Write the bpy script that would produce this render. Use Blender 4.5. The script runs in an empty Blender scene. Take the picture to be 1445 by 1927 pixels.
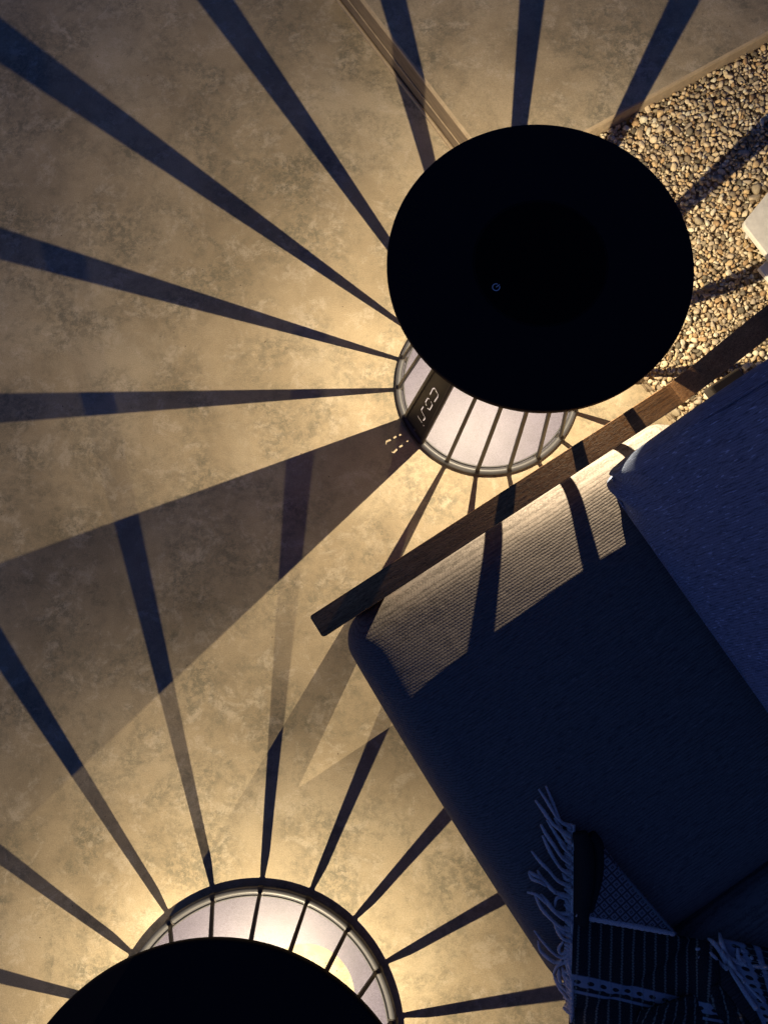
import bpy, bmesh, math, random
import numpy as np
from mathutils import Vector, Matrix

sc = bpy.context.scene
col = sc.collection
PI = math.pi
V = Vector

# ------------------------------------------------------------------ camera
H = 1.4
F_PX, NX, NY, CX, CY = 1243.7, 737.0, 1139.6, 722.5, 963.5
_n = V((NX - CX, NY - CY, F_PX)).normalized()
_x = V((1, 0, 0)); _x = (_x - _n * _x.dot(_n)).normalized()
_y = _n.cross(_x)
def ray(px, py):
    d = V((px - CX, py - CY, F_PX)); return V((d.dot(_x), -d.dot(_y), -d.dot(_n)))
def G(px, py, z=0.0):
    """the world point at height z that the photo shows at this pixel"""
    d = ray(px, py); t = (z - H) / d.z
    return V((d.x * t, d.y * t, z))
camd = bpy.data.cameras.new('camera'); cam = bpy.data.objects.new('camera', camd); col.objects.link(cam)
cr, cu, cb = (V((a.x, 0, 0)) for a in (_x, _y, _n))
right = V((_x.x, -_y.x, -_n.x)); down = V((_x.y, -_y.y, -_n.y)); fwd = V((_x.z, -_y.z, -_n.z))
up = -down; back = -fwd
cam.matrix_world = Matrix(((right.x, up.x, back.x, 0), (right.y, up.y, back.y, 0), (right.z, up.z, back.z, H), (0, 0, 0, 1)))
camd.sensor_fit = 'VERTICAL'; camd.sensor_height = 36.0; camd.sensor_width = 27.0
camd.lens = F_PX / 1927 * 36.0
camd.clip_start = 0.02; camd.clip_end = 200
sc.camera = cam

# ------------------------------------------------------------------ world: blue dusk sky
w = bpy.data.worlds.new("World"); sc.world = w; w.use_nodes = True
nt = w.node_tree; nt.nodes.clear()
sky = nt.nodes.new('ShaderNodeTexSky'); sky.sky_type = 'NISHITA'; sky.sun_disc = False
sky.sun_elevation = math.radians(-1.0); sky.sun_rotation = math.radians(250)
sky.ozone_density = 6.0; sky.dust_density = 0.3
tint = nt.nodes.new('ShaderNodeMix'); tint.data_type = 'RGBA'; tint.blend_type = 'MULTIPLY'
tint.inputs[0].default_value = 1.0; tint.inputs[7].default_value = (2.3, 1.65, 1.0, 1)
bg = nt.nodes.new('ShaderNodeBackground'); bg.inputs[1].default_value = 0.60
wo = nt.nodes.new('ShaderNodeOutputWorld')
nt.links.new(sky.outputs[0], tint.inputs[6]); nt.links.new(tint.outputs[2], bg.inputs[0]); nt.links.new(bg.outputs[0], wo.inputs[0])

sc.view_settings.view_transform = 'Standard'; sc.view_settings.look = 'None'
sc.view_settings.exposure = 0.0; sc.view_settings.gamma = 1.0
sc.cycles.max_bounces = 6; sc.cycles.diffuse_bounces = 3

LAMP_POWER_TALL = 33.0
BEAM_SIGN = -1.0
LAMP_POWER_WIDE = 23.0

# ------------------------------------------------------------------ material helpers
class NT:
    def __init__(s, name):
        s.m = bpy.data.materials.new(name); s.m.use_nodes = True
        s.t = s.m.node_tree; s.b = s.t.nodes['Principled BSDF']
    def n(s, typ, ins=None, **kw):
        x = s.t.nodes.new(typ)
        for k, v in kw.items(): setattr(x, k, v)
        if ins:
            for k, v in ins.items(): s.set(x.inputs[k], v)
        return x
    def set(s, sock, v):
        if hasattr(v, 'node'): s.t.links.new(v, sock)
        elif isinstance(v, bpy.types.Node): s.t.links.new(v.outputs[0], sock)
        else: sock.default_value = v
    def math(s, op, a, b=0.0, c=0.0, clamp=False):
        x = s.n('ShaderNodeMath', operation=op, use_clamp=clamp)
        s.set(x.inputs[0], a); s.set(x.inputs[1], b)
        if len(x.inputs) > 2: s.set(x.inputs[2], c)
        return x.outputs[0]
    def mix(s, f, a, b, mode='MIX'):
        x = s.n('ShaderNodeMix', data_type='RGBA', blend_type=mode)
        s.set(x.inputs[0], f); s.set(x.inputs[6], a); s.set(x.inputs[7], b); return x.outputs[2]
    def noise(s, co, scale, detail=4, rough=0.55, dist=0.0):
        x = s.n('ShaderNodeTexNoise', {'Scale': scale, 'Detail': detail, 'Roughness': rough, 'Distortion': dist})
        s.set(x.inputs['Vector'], co); return x.outputs[0]
    def ramp(s, v, stops):
        x = s.n('ShaderNodeValToRGB'); s.set(x.inputs[0], v); e = x.color_ramp.elements
        while len(e) < len(stops): e.new(0.5)
        for i, (p, c) in enumerate(stops):
            e[i].position = p; e[i].color = (c, c, c, 1) if isinstance(c, (int, float)) else (*c, 1)
        return x.outputs[0]
    def bump(s, h, strength=0.3, dist=0.001, normal=None):
        x = s.n('ShaderNodeBump', {'Strength': strength, 'Distance': dist}); s.set(x.inputs['Height'], h)
        if normal is not None: s.set(x.inputs['Normal'], normal)
        return x.outputs[0]
    def coord(s, kind='Object'): return s.n('ShaderNodeTexCoord').outputs[kind]
    def sep(s, v):
        x = s.n('ShaderNodeSeparateXYZ'); s.set(x.inputs[0], v); return x.outputs
    def P(s, **kw):
        names = {'base': 'Base Color', 'rough': 'Roughness', 'metal': 'Metallic', 'normal': 'Normal', 'spec': 'Specular IOR Level', 'sheen': 'Sheen Weight'}
        for k, v in kw.items(): s.set(s.b.inputs[names[k]], v)
        return s.m
def C4(r, g, b): return (r, g, b, 1)

# ---- concrete look porcelain paving
def make_paving(name, seed, tone=1.0):
    t = NT(name); co0 = t.coord()
    mp = t.n('ShaderNodeMapping', {'Location': (seed * 3.1, seed * 1.7, 0)}); t.set(mp.inputs[0], co0); co = mp.outputs[0]
    big = t.noise(co, 2.3, 8, 0.68, 0.4)
    mid = t.noise(co, 6.5, 10, 0.74, 0.35)
    fine = t.noise(co, 62.0, 9, 0.84, 0.25)
    micro = t.noise(co, 420.0, 3, 0.7)
    base = t.ramp(big, [(0.34, (0.355, 0.285, 0.180)), (0.5, (0.455, 0.366, 0.235)), (0.66, (0.535, 0.445, 0.300))])
    # crumbly olive grey worn patches: a large mask broken up by fine noise
    msk = t.ramp(mid, [(0.44, 0.0), (0.60, 1.0)])
    brk = t.ramp(fine, [(0.44, 0.0), (0.535, 1.0)])
    pm = t.math('MULTIPLY', msk, brk)
    c = t.mix(t.math('MULTIPLY', pm, 0.66), base, C4(0.150, 0.147, 0.105))
    # pale chalky scuffs
    sc1 = t.noise(co, 15.0, 9, 0.78, 0.5)
    pale = t.math('MULTIPLY', t.ramp(sc1, [(0.52, 0.0), (0.60, 1.0)]), t.ramp(fine, [(0.50, 1.0), (0.58, 0.0)]))
    c = t.mix(t.math('MULTIPLY', pale, 0.42), c, C4(0.66, 0.57, 0.43))
    cl = t.ramp(t.noise(co, 3.6, 9, 0.66, 0.3), [(0.36, 0.80), (0.60, 1.05)])
    c = t.mix(1.0, c, cl, 'MULTIPLY')
    g = t.ramp(micro, [(0.3, 0.78), (0.7, 1.16)]); c = t.mix(1.0, c, g, 'MULTIPLY')
    # small dark pits
    ck = t.noise(co, 2.1, 4, 0.55, 0.6); ckm = t.ramp(t.noise(co, 1.7, 2, 0.5), [(0.50, 0.0), (0.56, 1.0)])
    ckl = t.math('MULTIPLY', t.ramp(t.math('ABSOLUTE', t.math('SUBTRACT', ck, 0.47)), [(0.0008, 1.0), (0.0020, 0.0)]), ckm)
    c = t.mix(t.math('MULTIPLY', ckl, 0.10), c, C4(0.70, 0.62, 0.48))
    vo = t.n('ShaderNodeTexVoronoi', {'Scale': 34.0, 'Randomness': 1.0}); t.set(vo.inputs['Vector'], co)
    pit = t.ramp(vo.outputs['Distance'], [(0.040, 1.0), (0.062, 0.0)])
    rnd = t.sep(vo.outputs['Color'])[0]
    pit = t.math('MULTIPLY', pit, t.math('GREATER_THAN', rnd, 0.66))
    c = t.mix(t.math('MULTIPLY', pit, 0.75), c, C4(0.07, 0.05, 0.035))
    if tone != 1.0: c = t.mix(1.0, c, C4(tone, tone, tone), 'MULTIPLY')
    hh = t.math('ADD', t.math('MULTIPLY', fine, 0.5), t.math('ADD', t.math('MULTIPLY', micro, 0.3), t.math('MULTIPLY', pit, -1.2)))
    hh = t.math('ADD', hh, t.math('MULTIPLY', pm, -0.25))
    return t.P(base=c, rough=0.62, spec=0.3, normal=t.bump(hh, 0.22, 0.0012))
M_floor = make_paving('paving', 1.0)
M_terr = make_paving('terrace_paving', 4.3)

def make_grout():
    t = NT('cast_edge'); co = t.coord()
    a = t.noise(co, 60, 6, 0.7); b = t.noise(co, 500, 3, 0.7)
    c = t.ramp(a, [(0.3, (0.40, 0.31, 0.20)), (0.7, (0.54, 0.43, 0.28))])
    return t.P(base=c, rough=0.85, normal=t.bump(t.math('ADD', a, b), 0.5, 0.0015))
M_edge = make_grout()
def make_riser():
    t = NT('step_riser'); co = t.coord()
    mp = t.n('ShaderNodeMapping', {'Scale': (1, 1, 9)}); t.set(mp.inputs[0], co)
    a = t.noise(mp.outputs[0], 18, 6, 0.7, 0.5); b = t.noise(co, 300, 4, 0.7)
    c = t.ramp(a, [(0.3, (0.17, 0.125, 0.08)), (0.7, (0.32, 0.245, 0.16))])
    return t.P(base=c, rough=0.8, normal=t.bump(t.math('ADD', a, b), 0.4, 0.0015))
M_riser = make_riser()

def make_gravelbed():
    t = NT('gravel_bed'); co = t.coord()
    vo = t.n('ShaderNodeTexVoronoi', {'Scale': 85.0}); t.set(vo.inputs['Vector'], co)
    c = t.ramp(t.sep(vo.outputs['Color'])[0], [(0.0, (0.22, 0.17, 0.11)), (1.0, (0.50, 0.41, 0.28))])
    return t.P(base=c, rough=0.9, normal=t.bump(t.math('MULTIPLY', vo.outputs['Distance'], -1.0), 1.0, 0.006))
M_bed = make_gravelbed()

def make_pebble():
    t = NT('pebbles'); co = t.coord()
    r = t.n('ShaderNodeNewGeometry').outputs['Random Per Island']
    x = t.n('ShaderNodeValToRGB'); t.set(x.inputs[0], r); x.color_ramp.interpolation = 'CONSTANT'
    cols = [(0.759, 0.616, 0.385), (0.505, 0.400, 0.255), (0.855, 0.718, 0.478), (0.311, 0.251, 0.167), (0.669, 0.548, 0.368),
            (0.519, 0.345, 0.176), (0.806, 0.651, 0.426), (0.208, 0.177, 0.121), (0.683, 0.503, 0.284), (0.439, 0.365, 0.244),
            (0.877, 0.806, 0.584), (0.533, 0.445, 0.318), (0.736, 0.594, 0.383), (0.354, 0.264, 0.162), (0.750, 0.548, 0.291)]
    e = x.color_ramp.elements
    while len(e) < len(cols): e.new(0.5)
    for i, c in enumerate(cols): e[i].position = i / len(cols); e[i].color = (*c, 1)
    n1 = t.noise(co, 210, 5, 0.7, 0.6); n2 = t.noise(co, 900, 3, 0.7)
    c = t.mix(1.0, x.outputs[0], t.ramp(n1, [(0.3, 0.72), (0.68, 1.15)]), 'MULTIPLY')
    return t.P(base=c, rough=0.6, spec=0.35, normal=t.bump(t.math('ADD', n1, t.math('MULTIPLY', n2, .4)), 0.5, 0.0008))
M_peb = make_pebble()

def simple(name, c, rough=0.5, metal=0.0, bump=None, spec=0.5):
    t = NT(name); co = t.coord()
    kw = dict(base=C4(*c), rough=rough, metal=metal, spec=spec)
    if bump:
        n = t.noise(co, bump[0], 3, 0.6); kw['normal'] = t.bump(n, bump[1], bump[2])
        kw['base'] = t.mix(1.0, C4(*c), t.ramp(n, [(0.3, 0.88), (0.7, 1.1)]), 'MULTIPLY')
    return t.P(**kw)
M_top = simple('black_powder_coat', (0.012, 0.0095, 0.010), 0.75, 0, (1500, 0.3, 0.0002), 0.15)
M_panel = simple('black_touch_panel', (0.003, 0.003, 0.003), 0.8, 0, None, 0.08)
M_bar = simple('dark_bronze_coat', (0.055, 0.047, 0.040), 0.42, 0.0, (1400, 0.25, 0.0002))
M_ring = simple('anthracite_tube', (0.085, 0.085, 0.09), 0.42, 0.0, (1400, 0.2, 0.0002))
def make_plate():
    t = NT('light_grey_coat'); co = t.coord(); n = t.noise(co, 620, 3, 0.8); m = t.noise(co, 14, 4, 0.6)
    c = t.mix(1.0, C4(0.138, 0.128, 0.178), t.ramp(n, [(0.32, 0.62), (0.66, 1.42)]), 'MULTIPLY')
    c = t.mix(1.0, c, t.ramp(m, [(0.35, 0.90), (0.65, 1.08)]), 'MULTIPLY')
    return t.P(base=c, rough=0.42, spec=0.5, normal=t.bump(n, 0.7, 0.0005))
M_plate = make_plate()
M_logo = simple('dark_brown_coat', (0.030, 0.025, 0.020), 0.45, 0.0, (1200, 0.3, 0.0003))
M_white = simple('white_lacquer', (0.90, 0.87, 0.76), 0.4, 0.0, (60, 0.05, 0.001))
M_print = simple('white_print', (0.75, 0.75, 0.78), 0.5)
M_screw = simple('steel_screw', (0.35, 0.33, 0.30), 0.35, 0.8)

def emis(name, c, s):
    t = NT(name); t.set(t.b.inputs['Base Color'], C4(0.8, 0.8, 0.8)); t.set(t.b.inputs['Emission Color'], C4(*c)); t.set(t.b.inputs['Emission Strength'], s)
    return t.m
M_led = emis('led_diffuser', (1.0, 0.78, 0.5), 6.0)

U = V((0.8401, 0.5424, 0)); N = V((-0.5424, 0.8401, 0)); Z = V((0, 0, 1))
ANG = math.atan2(U.y, U.x)

def make_wood(name, c0, c1):
    t = NT(name)
    mp = t.n('ShaderNodeMapping', {'Rotation': (0, 0, -ANG)}); t.set(mp.inputs[0], t.coord())
    m2 = t.n('ShaderNodeMapping', {'Scale': (30, 300, 300)}); t.set(m2.inputs[0], mp.outputs[0])
    m3 = t.n('ShaderNodeMapping', {'Scale': (3, 40, 40)}); t.set(m3.inputs[0], mp.outputs[0])
    m4 = t.n('ShaderNodeMapping', {'Scale': (160, 1300, 1300)}); t.set(m4.inputs[0], mp.outputs[0])
    g = t.noise(m2.outputs[0], 1.0, 5, 0.65, 0.12); b = t.noise(m3.outputs[0], 1.0, 3, 0.6, 0.4); p = t.noise(m4.outputs[0], 1.0, 2, 0.5)
    c = t.mix(t.ramp(g, [(0.25, 0.0), (0.75, 1.0)]), C4(*c0), C4(*c1))
    c = t.mix(1.0, c, t.ramp(b, [(0.3, 0.75), (0.7, 1.15)]), 'MULTIPLY')
    pores = t.ramp(p, [(0.38, 1.0), (0.46, 0.0)])
    c = t.mix(t.math('MULTIPLY', pores, 0.6), c, C4(0.03, 0.016, 0.008))
    h = t.math('SUBTRACT', g, t.math('MULTIPLY', pores, 0.8))
    return t.P(base=c, rough=0.55, spec=0.35, normal=t.bump(h, 0.5, 0.0008))
M_wood = make_wood('teak_wood', (0.26, 0.115, 0.036), (0.66, 0.34, 0.13))

def make_weave(name, c, along=U, across=N, lift=Z, pitch=0.0042, strength=0.45, slub=0.35, fleck=0.0):
    """basket weave: ribs along the direction `along`, crossed by short stitches"""
    t = NT(name)
    def dot(v):
        q = t.n('ShaderNodeVectorMath', operation='DOT_PRODUCT'); t.set(q.inputs[0], t.coord()); q.inputs[1].default_value = tuple(v); return q.outputs['Value']
    x, y, z = dot(along), dot(across), dot(lift)
    mp = t.n('ShaderNodeCombineXYZ'); t.set(mp.inputs[0], x); t.set(mp.inputs[1], y); t.set(mp.inputs[2], z)
    wob = t.noise(t.coord(), 230, 3, 0.7)
    y2 = t.math('ADD', t.math('ADD', y, z), t.math('MULTIPLY', wob, pitch * 1.0))
    k = 2 * PI / pitch
    rib = t.math('ABSOLUTE', t.math('SINE', t.math('MULTIPLY', y2, k / 2)))
    row = t.math('FLOOR', t.math('MULTIPLY', y2, k / 2 / PI))
    off = t.math('MULTIPLY', row, PI * 0.5)
    st = t.math('ABSOLUTE', t.math('SINE', t.math('ADD', t.math('MULTIPLY', t.math('ADD', x, z), k * 0.42), off)))
    h = t.math('MULTIPLY', t.math('POWER', rib, 0.6), t.math('ADD', t.math('MULTIPLY', t.math('POWER', st, 0.5), 0.42), 0.58))
    fz = t.noise(t.coord(), 1400, 3, 0.7)
    sm = t.n('ShaderNodeMapping', {'Scale': (60, 420, 420)}); t.set(sm.inputs[0], mp.outputs[0])
    sl = t.noise(sm.outputs[0], 1.0, 4, 0.65)
    col_ = t.mix(1.0, C4(*c), t.ramp(h, [(0.1, 0.66), (0.8, 1.10)]), 'MULTIPLY')
    col_ = t.mix(1.0, col_, t.ramp(sl, [(0.35, 1 - slub), (0.5, 1.0), (0.68, 1.0), (0.76, 1.0 + slub * 1.6)]), 'MULTIPLY')
    if fleck:
        fm = t.n('ShaderNodeMapping', {'Scale': (70, 420, 420)}); t.set(fm.inputs[0], mp.outputs[0])
        fl = t.ramp(t.noise(fm.outputs[0], 1.0, 2, 0.5), [(0.63, 0.0), (0.70, 1.0)])
        col_ = t.mix(t.math('MULTIPLY', fl, fleck), col_, C4(*[min(1, q * 2.4) for q in c]))
    hh = t.math('ADD', h, t.math('MULTIPLY', fz, 0.35))
    wr = t.noise(t.coord(), 9, 3, 0.5, 0.4)
    nb = t.bump(wr, 0.25, 0.02)
    return t.P(base=col_, rough=0.92, spec=0.12, normal=t.bump(hh, strength, 0.0014, nb))
M_seat = make_weave('grey_outdoor_weave', (0.205, 0.180, 0.160), fleck=0.25)
_l = math.radians(17)
M_back = make_weave('slub_weave', (0.225, 0.275, 0.40), along=U * math.sin(_l) + Z * math.cos(_l), across=N, lift=U * math.cos(_l) - Z * math.sin(_l), slub=0.45, pitch=0.0036, fleck=0.7)

# ------------------------------------------------------------------ object helpers
def link(name, me, mat, parent=None, smooth=False):
    o = bpy.data.objects.new(name, me); col.objects.link(o)
    if mat is not None: me.materials.append(mat)
    if parent is not None: o.parent = parent
    if smooth:
        me.polygons.foreach_set('use_smooth', [True] * len(me.polygons))
    me.update(); return o
def obj(name, bm, mat, parent=None, smooth=False):
    bmesh.ops.recalc_face_normals(bm, faces=bm.faces)
    me = bpy.data.meshes.new(name); bm.to_mesh(me); bm.free()
    return link(name, me, mat, parent, smooth)
def thing(name, label, cat, loc=(0, 0, 0), group=None):
    o = bpy.data.objects.new(name, None); col.objects.link(o); o.location = loc; o.empty_display_size = 0.05
    return tag(o, label, cat, group)
def tag(o, label, cat, group=None):
    o['label'] = label; o['category'] = cat
    if group: o['group'] = group
    return o
def prism(bm, pts, z0, z1, bev=0.0, seg=2):
    """polygon pts (xy) extruded z0..z1"""
    a = [bm.verts.new((p[0], p[1], z0)) for p in pts]; b = [bm.verts.new((p[0], p[1], z1)) for p in pts]
    n = len(pts); fs = [bm.faces.new(a[::-1]), bm.faces.new(b)]
    for i in range(n): fs.append(bm.faces.new((a[i], a[(i + 1) % n], b[(i + 1) % n], b[i])))
    if bev > 0:
        es = {e for f in fs for e in f.edges}
        bmesh.ops.bevel(bm, geom=list(es), offset=bev, segments=seg, profile=0.5, affect='EDGES')
def loft(bm, rings, closed_ends=True, loop=False):
    vs = [[bm.verts.new(p) for p in r] for r in rings]
    m = len(vs[0]); n = len(vs)
    for i in range(n if loop else n - 1):
        a, b = vs[i], vs[(i + 1) % n]
        for j in range(m): bm.faces.new((a[j], a[(j + 1) % m], b[(j + 1) % m], b[j]))
    if closed_ends and not loop:
        bm.faces.new(vs[0][::-1]); bm.faces.new(vs[-1])
def torus(bm, R, r, z, n=128, m=14, c=(0, 0)):
    rings = []
    for i in range(n):
        a = 2 * PI * i / n
        rings.append([(c[0] + (R + r * math.cos(t)) * math.cos(a), c[1] + (R + r * math.cos(t)) * math.sin(a), z + r * math.sin(t)) for t in (2 * PI * j / m for j in range(m))])
    loft(bm, rings, loop=True)
def lathe(bm, prof, n=160):
    """closed profile list of (r,z), revolved about z"""
    rings = [[(r * math.cos(2 * PI * i / n), r * math.sin(2 * PI * i / n), z) for r, z in prof] for i in range(n)]
    loft(bm, rings, loop=True)
def catmull(P, k=6):
    P = [V(p) for p in P]
    if len(P) < 3: return P
    Q = [P[0] * 2 - P[1]] + P + [P[-1] * 2 - P[-2]]; out = []
    for i in range(1, len(Q) - 2):
        a, b, c, d = Q[i - 1:i + 3]
        for j in range(k):
            t = j / k
            out.append(0.5 * ((2 * b) + (c - a) * t + (2 * a - 5 * b + 4 * c - d) * t * t + (3 * b - a - 3 * c + d) * t ** 3))
    out.append(P[-1]); return out
def tube(bm, pts, rad, m=8, twist=0.0):
    pts = [V(p) for p in pts]; n = len(pts); rings = []
    ref = V((0, 0, 1))
    for i, p in enumerate(pts):
        d = (pts[min(i + 1, n - 1)] - pts[max(i - 1, 0)])
        if d.length < 1e-9: d = V((1, 0, 0))
        d.normalize(); s = d.cross(ref)
        if s.length < 1e-4: s = d.cross(V((0, 1, 0)))
        s.normalize(); q = s.cross(d)
        r = rad(i / (n - 1)) if callable(rad) else rad
        ring = []
        for j in range(m):
            a = 2 * PI * j / m + twist * i
            rr = r * (1 + (0.22 * math.cos(2 * (a - twist * i * 1.0) + i * 0.9) if twist else 0))
            ring.append(p + s * math.cos(a) * rr + q * math.sin(a) * rr)
        rings.append(ring)
    loft(bm, rings)

# ================================================================== SETTING
far = 30
def sheet(name, pts, mat, z, seg=1):
    bm = bmesh.new(); bm.faces.new([bm.verts.new((x, y, z)) for x, y in pts]); o = obj(name, bm, mat); o['kind'] = 'structure'; return o
sheet('floor', [(-far, -far), (far, -far), (far, far), (-far, far)], M_floor, 0.0)

# the step: a line on the floor, the higher terrace beyond it, the gravel bed in the corner
r0 = G(639, 0); r1 = G(848, 272); rd = (r1 - r0).normalized()        # along the step, towards the gravel
ZT = 0.080
e0 = G(1110, 245, ZT); e1 = G(1445, 63, ZT); ed = (e1 - e0).normalized()  # terrace edge beside the gravel
# intersection of the two lines
def isect(p, d, q, e):
    den = d.x * e.y - d.y * e.x; t = ((q.x - p.x) * e.y - (q.y - p.y) * e.x) / den
    return V((p.x + d.x * t, p.y + d.y * t, 0))
corner = isect(r0, rd, e0, ed)
bm = bmesh.new()
A = corner; B = corner + ed * 9; Cc = B - rd * 12; D = corner - rd * 12
prism(bm, [A, B, Cc, D], -0.05, ZT, 0.006, 2)
ter = obj('terrace', bm, M_terr); ter['kind'] = 'structure'
ter.data.materials.append(M_edge); ter.data.materials.append(M_riser)
rn = V((rd.y, -rd.x, 0))
if rn.dot(V((-1, -1, 0))) < 0: rn = -rn
for p_ in ter.data.polygons:
    if p_.normal.z < 0.97: p_.material_index = 2 if (p_.normal.dot(rn) > 0.95 and p_.normal.z < 0.1) else 1
# grout bead at the foot of the step and the thin joint half way up it
bm = bmesh.new()
prism(bm, [A + rn * 0.0025, A + rn * 0.009, D + rn * 0.009, D + rn * 0.0025], -0.02, 0.007, 0.002)
prism(bm, [A + rn * 0.0005, A + rn * 0.0030, D + rn * 0.0030, D + rn * 0.0005], 0.034, 0.037, 0.001)
k = obj('step_grout', bm, M_edge); k['kind'] = 'structure'
# gravel bed base
gB = corner + ed * 3; gD = corner + rd * 3
bm = bmesh.new(); prism(bm, [corner + (ed + rd) * 0.01, corner + rd * 3 + ed * .01, gB + rd * 3, gB + rd * 0.01], -0.02, 0.030)
k = obj('gravel_base', bm, M_bed); k['kind'] = 'structure'

# loose pebbles (nobody could count them): one object
def ico(sub):
    b = bmesh.new(); bmesh.ops.create_icosphere(b, subdivisions=sub, radius=1.0)
    v = np.array([x.co[:] for x in b.verts]); f = np.array([[q.index for q in x.verts] for x in b.faces]); b.free(); return v, f
iv, ifc = ico(2)
rng = np.random.default_rng(5)
shapes = []
for i in range(26):
    v = iv.copy()
    for _ in range(rng.integers(6, 11)):              # flatten random sides into worn facets
        d = rng.normal(size=3); d /= np.linalg.norm(d); h = rng.uniform(0.50, 0.85)
        s = v @ d; over = s > h; v[over] -= np.outer((s[over] - h) * 0.95, d)
    for _ in range(3):
        d = rng.normal(size=3); d /= np.linalg.norm(d)
        v *= (1 + 0.07 * np.sin(2.2 * (v @ d) + rng.uniform(0, 6)))[:, None]
    shapes.append(v)
def rotm(a, b, c):
    ca, sa, cb, sb, cc_, sc_ = math.cos(a), math.sin(a), math.cos(b), math.sin(b), math.cos(c), math.sin(c)
    Rz = np.array([[ca, -sa, 0], [sa, ca, 0], [0, 0, 1]]); Rx = np.array([[1, 0, 0], [0, cb, -sb], [0, sb, cb]]); Ry = np.array([[cc_, 0, sc_], [0, 1, 0], [-sc_, 0, cc_]])
    return Rz @ Rx @ Ry
rd2 = np.array([rd.x, rd.y]); ed2 = np.array([ed.x, ed.y]); cn2 = np.array([corner.x, corner.y])
inv = np.linalg.inv(np.array([rd2, ed2]).T)
def inside(x, y):
    a, b = inv @ (np.array([x, y]) - cn2); return a, b
cell = 0.012; grid = {}
def ok(x, y, r):
    gx, gy = int(x / cell), int(y / cell)
    for i in range(-2, 3):
        for j in range(-2, 3):
            for (X, Y, R) in grid.get((gx + i, gy + j), ()):
                if (X - x) ** 2 + (Y - y) ** 2 < ((R + r) * 0.76) ** 2: return False
    return True
stones = []
def throw(n, rlo, rhi, zlo, zhi, pw=1.0):
    for _ in range(n):
        x = rng.uniform(0.25, 1.12); y = rng.uniform(0.12, 1.50)
        r = rlo + (rhi - rlo) * rng.random() ** pw
        a, b = inside(x, y)
        if a < r * 0.55 or b < r * 0.9: continue
        if ok(x, y, r):
            grid.setdefault((int(x / cell), int(y / cell)), []).append((x, y, r)); stones.append((x, y, r, rng.uniform(zlo, zhi)))
throw(60, 0.0095, 0.012, 0.047, 0.052, 1.5)
throw(1300, 0.0062, 0.0088, 0.046, 0.053, 1.6)
throw(14000, 0.0046, 0.0062, 0.044, 0.053)
throw(26000, 0.0032, 0.0046, 0.043, 0.052)
throw(26000, 0.0022, 0.0034, 0.044, 0.051)
grid.clear()
throw(9000, 0.0055, 0.008, 0.034, 0.040)             # the layer below
VV = []; FF = []; nb = 0
for (x, y, r, z) in stones:
    s = shapes[rng.integers(len(shapes))]
    el = rng.uniform(1.0, 1.55); fl = rng.uniform(0.55, 0.9)
    v = (s * np.array([r * el * 1.12, 1.1 * r / el ** 0.35, r * fl])) @ rotm(rng.uniform(0, 6.28), rng.normal() * 0.35, rng.normal() * 0.35).T
    VV.append(v + np.array([x, y, z - 0.002])); FF.append(ifc + nb); nb += len(v)
VV = np.concatenate(VV).astype(np.float32); FF = np.concatenate(FF).astype(np.int32)
me = bpy.data.meshes.new('gravel')
me.vertices.add(len(VV)); me.vertices.foreach_set('co', VV.ravel())
me.loops.add(FF.size); me.loops.foreach_set('vertex_index', FF.ravel())
me.polygons.add(len(FF)); me.polygons.foreach_set('loop_start', np.arange(0, FF.size, 3, dtype=np.int32)); me.polygons.foreach_set('loop_total', np.full(len(FF), 3, np.int32))
me.update(calc_edges=True); me.validate()
gr = link('gravel', me, M_peb, smooth=True); gr['kind'] = 'stuff'; gr['label'] = 'rounded tan, brown and grey pebbles filling the bed beside the paving'

# ================================================================== LANTERNS
def interp(x, T):
    if x <= T[0][0]: return T[0][1]
    for (a, p), (b, q) in zip(T, T[1:]):
        if x <= b: return p + (q - p) * (x - a) / (b - a)
    return T[-1][1]

def stroke_poly(pts, w):
    pts = [V((p[0], p[1])) for p in pts]; L = []; R = []
    n = len(pts)
    for i, p in enumerate(pts):
        if i == 0: d = (pts[1] - p).normalized(); nn = V((-d.y, d.x)); s = 1
        elif i == n - 1: d = (p - pts[i - 1]).normalized(); nn = V((-d.y, d.x)); s = 1
        else:
            d1 = (p - pts[i - 1]).normalized(); d2 = (pts[i + 1] - p).normalized()
            n1 = V((-d1.y, d1.x)); n2 = V((-d2.y, d2.x)); nn = (n1 + n2).normalized(); s = 1 / max(0.5, nn.dot(n1))
        L.append(p + nn * w / 2 * s); R.append(p - nn * w / 2 * s)
    return L + R[::-1]

LETTERS = [  # stencil strokes of the word on the plate, millimetres across / along the plate
    [(-6.6, 165.3), (-7.2, 191.5), (-3.9, 199.0), (8.0, 196.0), (10.4, 190.2), (9.5, 164.7)],
    [(-2.0, 153.1), (-7.1, 148.5), (-7.2, 129.0), (-0.6, 123.6)],
    [(1.4, 153.0), (9.2, 149.0), (10.0, 126.3), (3.3, 121.0)],
    [(-6.3, 109.4), (-6.9, 92.0), (-3.3, 87.6), (7.8, 86.4), (10.3, 81.7), (9.0, 68.6)],
    [(-8.3, 57.9), (9.8, 57.8)],
    [(14.2, 57.3), (17.0, 57.3)],
]

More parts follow.
